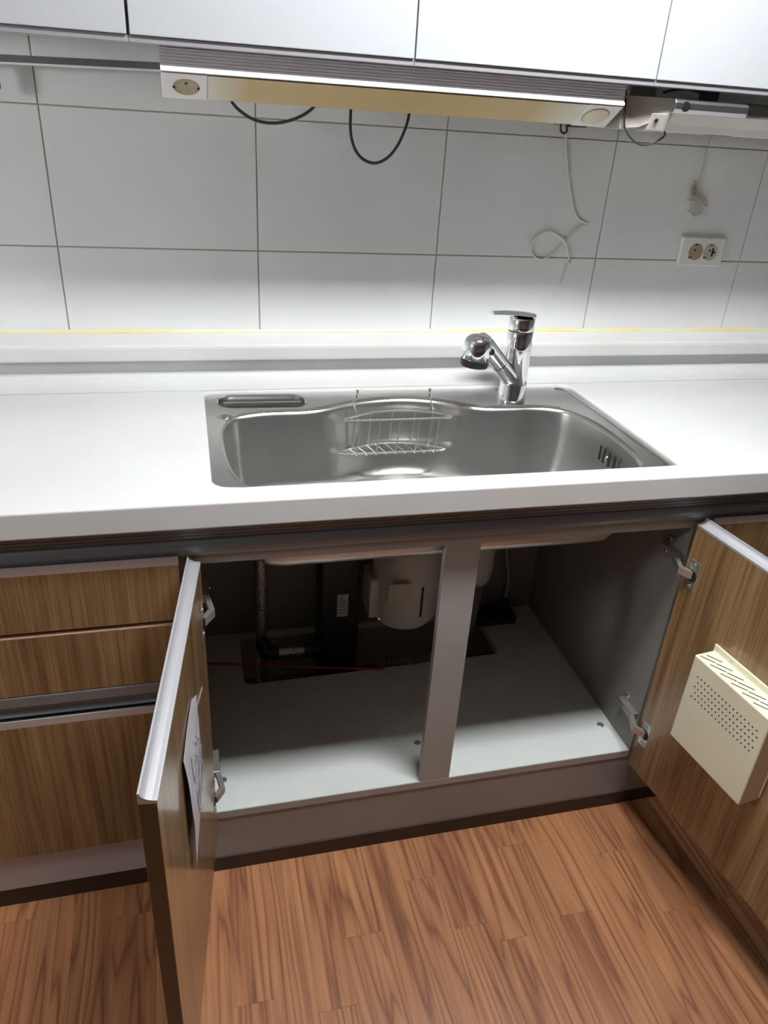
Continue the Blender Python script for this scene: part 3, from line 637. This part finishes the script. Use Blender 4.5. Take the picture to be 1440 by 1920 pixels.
for lp in ([(.897, -.006, 1.330), (.916, -.007, 1.318), (.934, -.006, 1.303), (.940, -.006, 1.300), (.939, -.006, 1.309), (.926, -.006, 1.317), (.900, -.006, 1.329)],
           [(.897, -.007, 1.328), (.914, -.008, 1.310), (.931, -.007, 1.292), (.930, -.006, 1.284), (.922, -.006, 1.286), (.914, -.007, 1.302), (.896, -.007, 1.326)],
           [(.893, -.006, 1.328), (.899, -.006, 1.305), (.901, -.006, 1.287), (.913, -.006, 1.278), (.921, -.006, 1.280), (.925, -.006, 1.292), (.906, -.008, 1.318), (.897, -.007, 1.330)],
           [(.900, -.004, 1.288), (.893, -.004, 1.289)], [(.886, -.004, 1.312), (.906, -.004, 1.311)]):
    ob('loop', MB().tube(spline(lp, 5), .0014, 6), TWINE, tw)

# ------------------------------------------------------------------ wall outlet
ot = thing('wall_outlet', 'white double wall outlet with browned round sockets on the tiles', 'outlet', (.955, -.005, 1.162))
ob('plate', MB().box(.895, 1.017, -.0125, .0, 1.1625, 1.2305), mat('outlet plastic', (.74, .73, .70), .35), ot, bevel=.0035, seg=3)
for x, mm in ((.9365, mat('browned socket', (.36, .28, .20), .35)), (.9780, SOCKET)):
    c = Vector((x, -.0127, 1.1965))
    s_ = ob('socket', MB().lathe([(.0192, -.002), (.0192, .0010), (.0182, .0014), (.0176, .0005), (.001, .0004)], c, (0, -1, 0), 28), mm, ot)
    h = MB().lathe([(.0026, 0), (.0026, .0004)], c + Vector((-.003, -.0003, .004)), (0, -1, 0), 10).box(x - .0165, x - .0095, -.0138, -.0121, 1.1815, 1.1858).box(x - .006, x + .002, -.0138, -.0121, 1.2115, 1.2140)
    if x > .95: h.box(x + .003, x + .0075, -.0138, -.0121, 1.187, 1.206).box(x + .0075, x + .013, -.0138, -.0121, 1.194, 1.199)
    ob('socket_holes', h, DARK, s_)

# ------------------------------------------------------------------ range hood
rh = thing('range_hood', 'slim cream range hood with silver front grip under the right cabinets', 'range hood', (.85, -.18, 1.449))
HX0, HX1 = .508, 1.12
ob('body', MB().prism([(-.02, 1.503), (-.322, 1.503), (-.322, 1.480), (-.275, 1.462), (-.262, 1.4495), (-.02, 1.4495)], .600, HX1), HOODW, rh, bevel=.002)
m = MB()
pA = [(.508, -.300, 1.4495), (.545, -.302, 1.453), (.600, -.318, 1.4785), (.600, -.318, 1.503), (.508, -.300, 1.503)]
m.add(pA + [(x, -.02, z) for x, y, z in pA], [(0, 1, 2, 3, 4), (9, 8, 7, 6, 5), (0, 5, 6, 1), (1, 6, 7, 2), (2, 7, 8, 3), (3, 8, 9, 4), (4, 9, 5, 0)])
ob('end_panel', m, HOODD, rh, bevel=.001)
m = MB(); pA = [(.515, -.3035, 1.4475), (.5475, -.3045, 1.4500), (.5995, -.319, 1.4780), (.5995, -.300, 1.4490), (.53, -.285, 1.4470)]
ob('lower_wing', MB().prism([(-.318, 1.4775), (-.303, 1.4495), (-.26, 1.4475), (-.26, 1.478)], .562, .5998), HOODW, rh, bevel=.001)
ob('grip', MB().prism([(-.3225, 1.5015), (-.3325, 1.5015), (-.3365, 1.496), (-.3365, 1.486), (-.332, 1.4795), (-.3225, 1.4785)], .590, .742), brushed('satin aluminium', (.62, .62, .64), .3, (1, 30, 30)), rh, bevel=.001)
ob('glass_strip', MB().prism([(-.3225, 1.503), (-.3325, 1.503), (-.3325, 1.484), (-.3225, 1.484)], .7425, HX1), mat('black glass', (.015, .013, .012), .1), rh, bevel=.001)
ob('grip_knob', MB().lathe([(.0085, 0), (.008, .002), (.001, .003)], (.611, -.3363, 1.4905), (0, -1, 0), 16), BLACKP, rh)
ob('wing_screw', MB().lathe([(.0042, 0), (.003, .0012), (.001, .0012)], (.5725, -.3125, 1.466), (0, -.95, -.3), 12), DARK, rh)
ob('duct_collar', MB().box(.545, .60, -.25, -.12, 1.5032, 1.5335), HOODW, rh, bevel=.004)
ob('switch_bracket', MB().box(.664, .690, -.313, -.290, 1.5032, 1.5335), BLACKM, rh)
ob('lead', MB().tube(spline([(.60, -.285, 1.515), (.63, -.29, 1.519), (.665, -.30, 1.516)], 5).__add__([]) if False else [tuple(v) for v in spline([(.595, -.28, 1.512), (.615, -.285, 1.518), (.640, -.295, 1.520), (.666, -.303, 1.514)], 5)], .0024, 6), CABLE, rh)
for cx_, n_ in ((.565, 6), (.73, 8)):
    g = MB()
    for k in range(n_):
        g.box(cx_ + .006 * k, cx_ + .006 * k + .0032, -.258, -.235, 1.4488, 1.4494)
    ob('vent_grille', g, DARK, rh)
m = MB().tube(spline([(.522, -.26, 1.533), (.516, -.285, 1.510), (.5085, -.306, 1.489), (.5115, -.307, 1.463), (.522, -.300, 1.447), (.546, -.295, 1.430), (.572, -.29, 1.425), (.595, -.29, 1.432), (.612, -.286, 1.4425), (.622, -.268, 1.4492)], 6), .0017, 8)
tag(ob('thin_cable', m, CABLE), 'thin dark cable drooping under the left end of the range hood', 'cable')

# ------------------------------------------------------------------ ceiling lamp and added fill globe
t = thing('ceiling_light', 'long white kitchen ceiling lamp above the counter edge', 'lamp', (.34, -.935, 2.25))
x0, x1, y0, y1 = .34 - .29, .34 + .29, -1.015, -.855
ob('frame', MB().box(x0 - .02, x1 + .02, y0 - .02, y1 + .02, 2.29, RZ).box(x0 - .02, x0, y0 - .02, y1 + .02, 2.249, 2.29).box(x1, x1 + .02, y0 - .02, y1 + .02, 2.249, 2.29).box(x0, x1, y0 - .02, y0, 2.249, 2.29).box(x0, x1, y1, y1 + .02, 2.249, 2.29), LAMPW, t)
ob('diffuser', MB().box(x0 + .0005, x1 - .0005, y0 + .0005, y1 - .0005, 2.252, 2.285), LIGHT, t)
PL = (-1.8, -1.15, 1.55)  # invented fill globe, unseen, set low so the left door blocks part of it
t = thing('fill_lamp', 'round white fill lamp added out of view at the left', 'lamp', PL)
ob('globe', MB().lathe([(.001, -.15)] + [(.15 * math.sin(k * PI / 12), -.15 * math.cos(k * PI / 12)) for k in range(1, 12)] + [(.03, .149)], PL, n=24), LIGHT2, t)
ob('cap', MB().lathe([(.035, 0), (.035, .02), (.012, .035)], (PL[0], PL[1], PL[2] + .149), n=16), LAMPW, t)
ob('cord', MB().tube([(PL[0], PL[1], PL[2] + .18), (PL[0], PL[1], RZ)], .004, 8), CABLE, t)
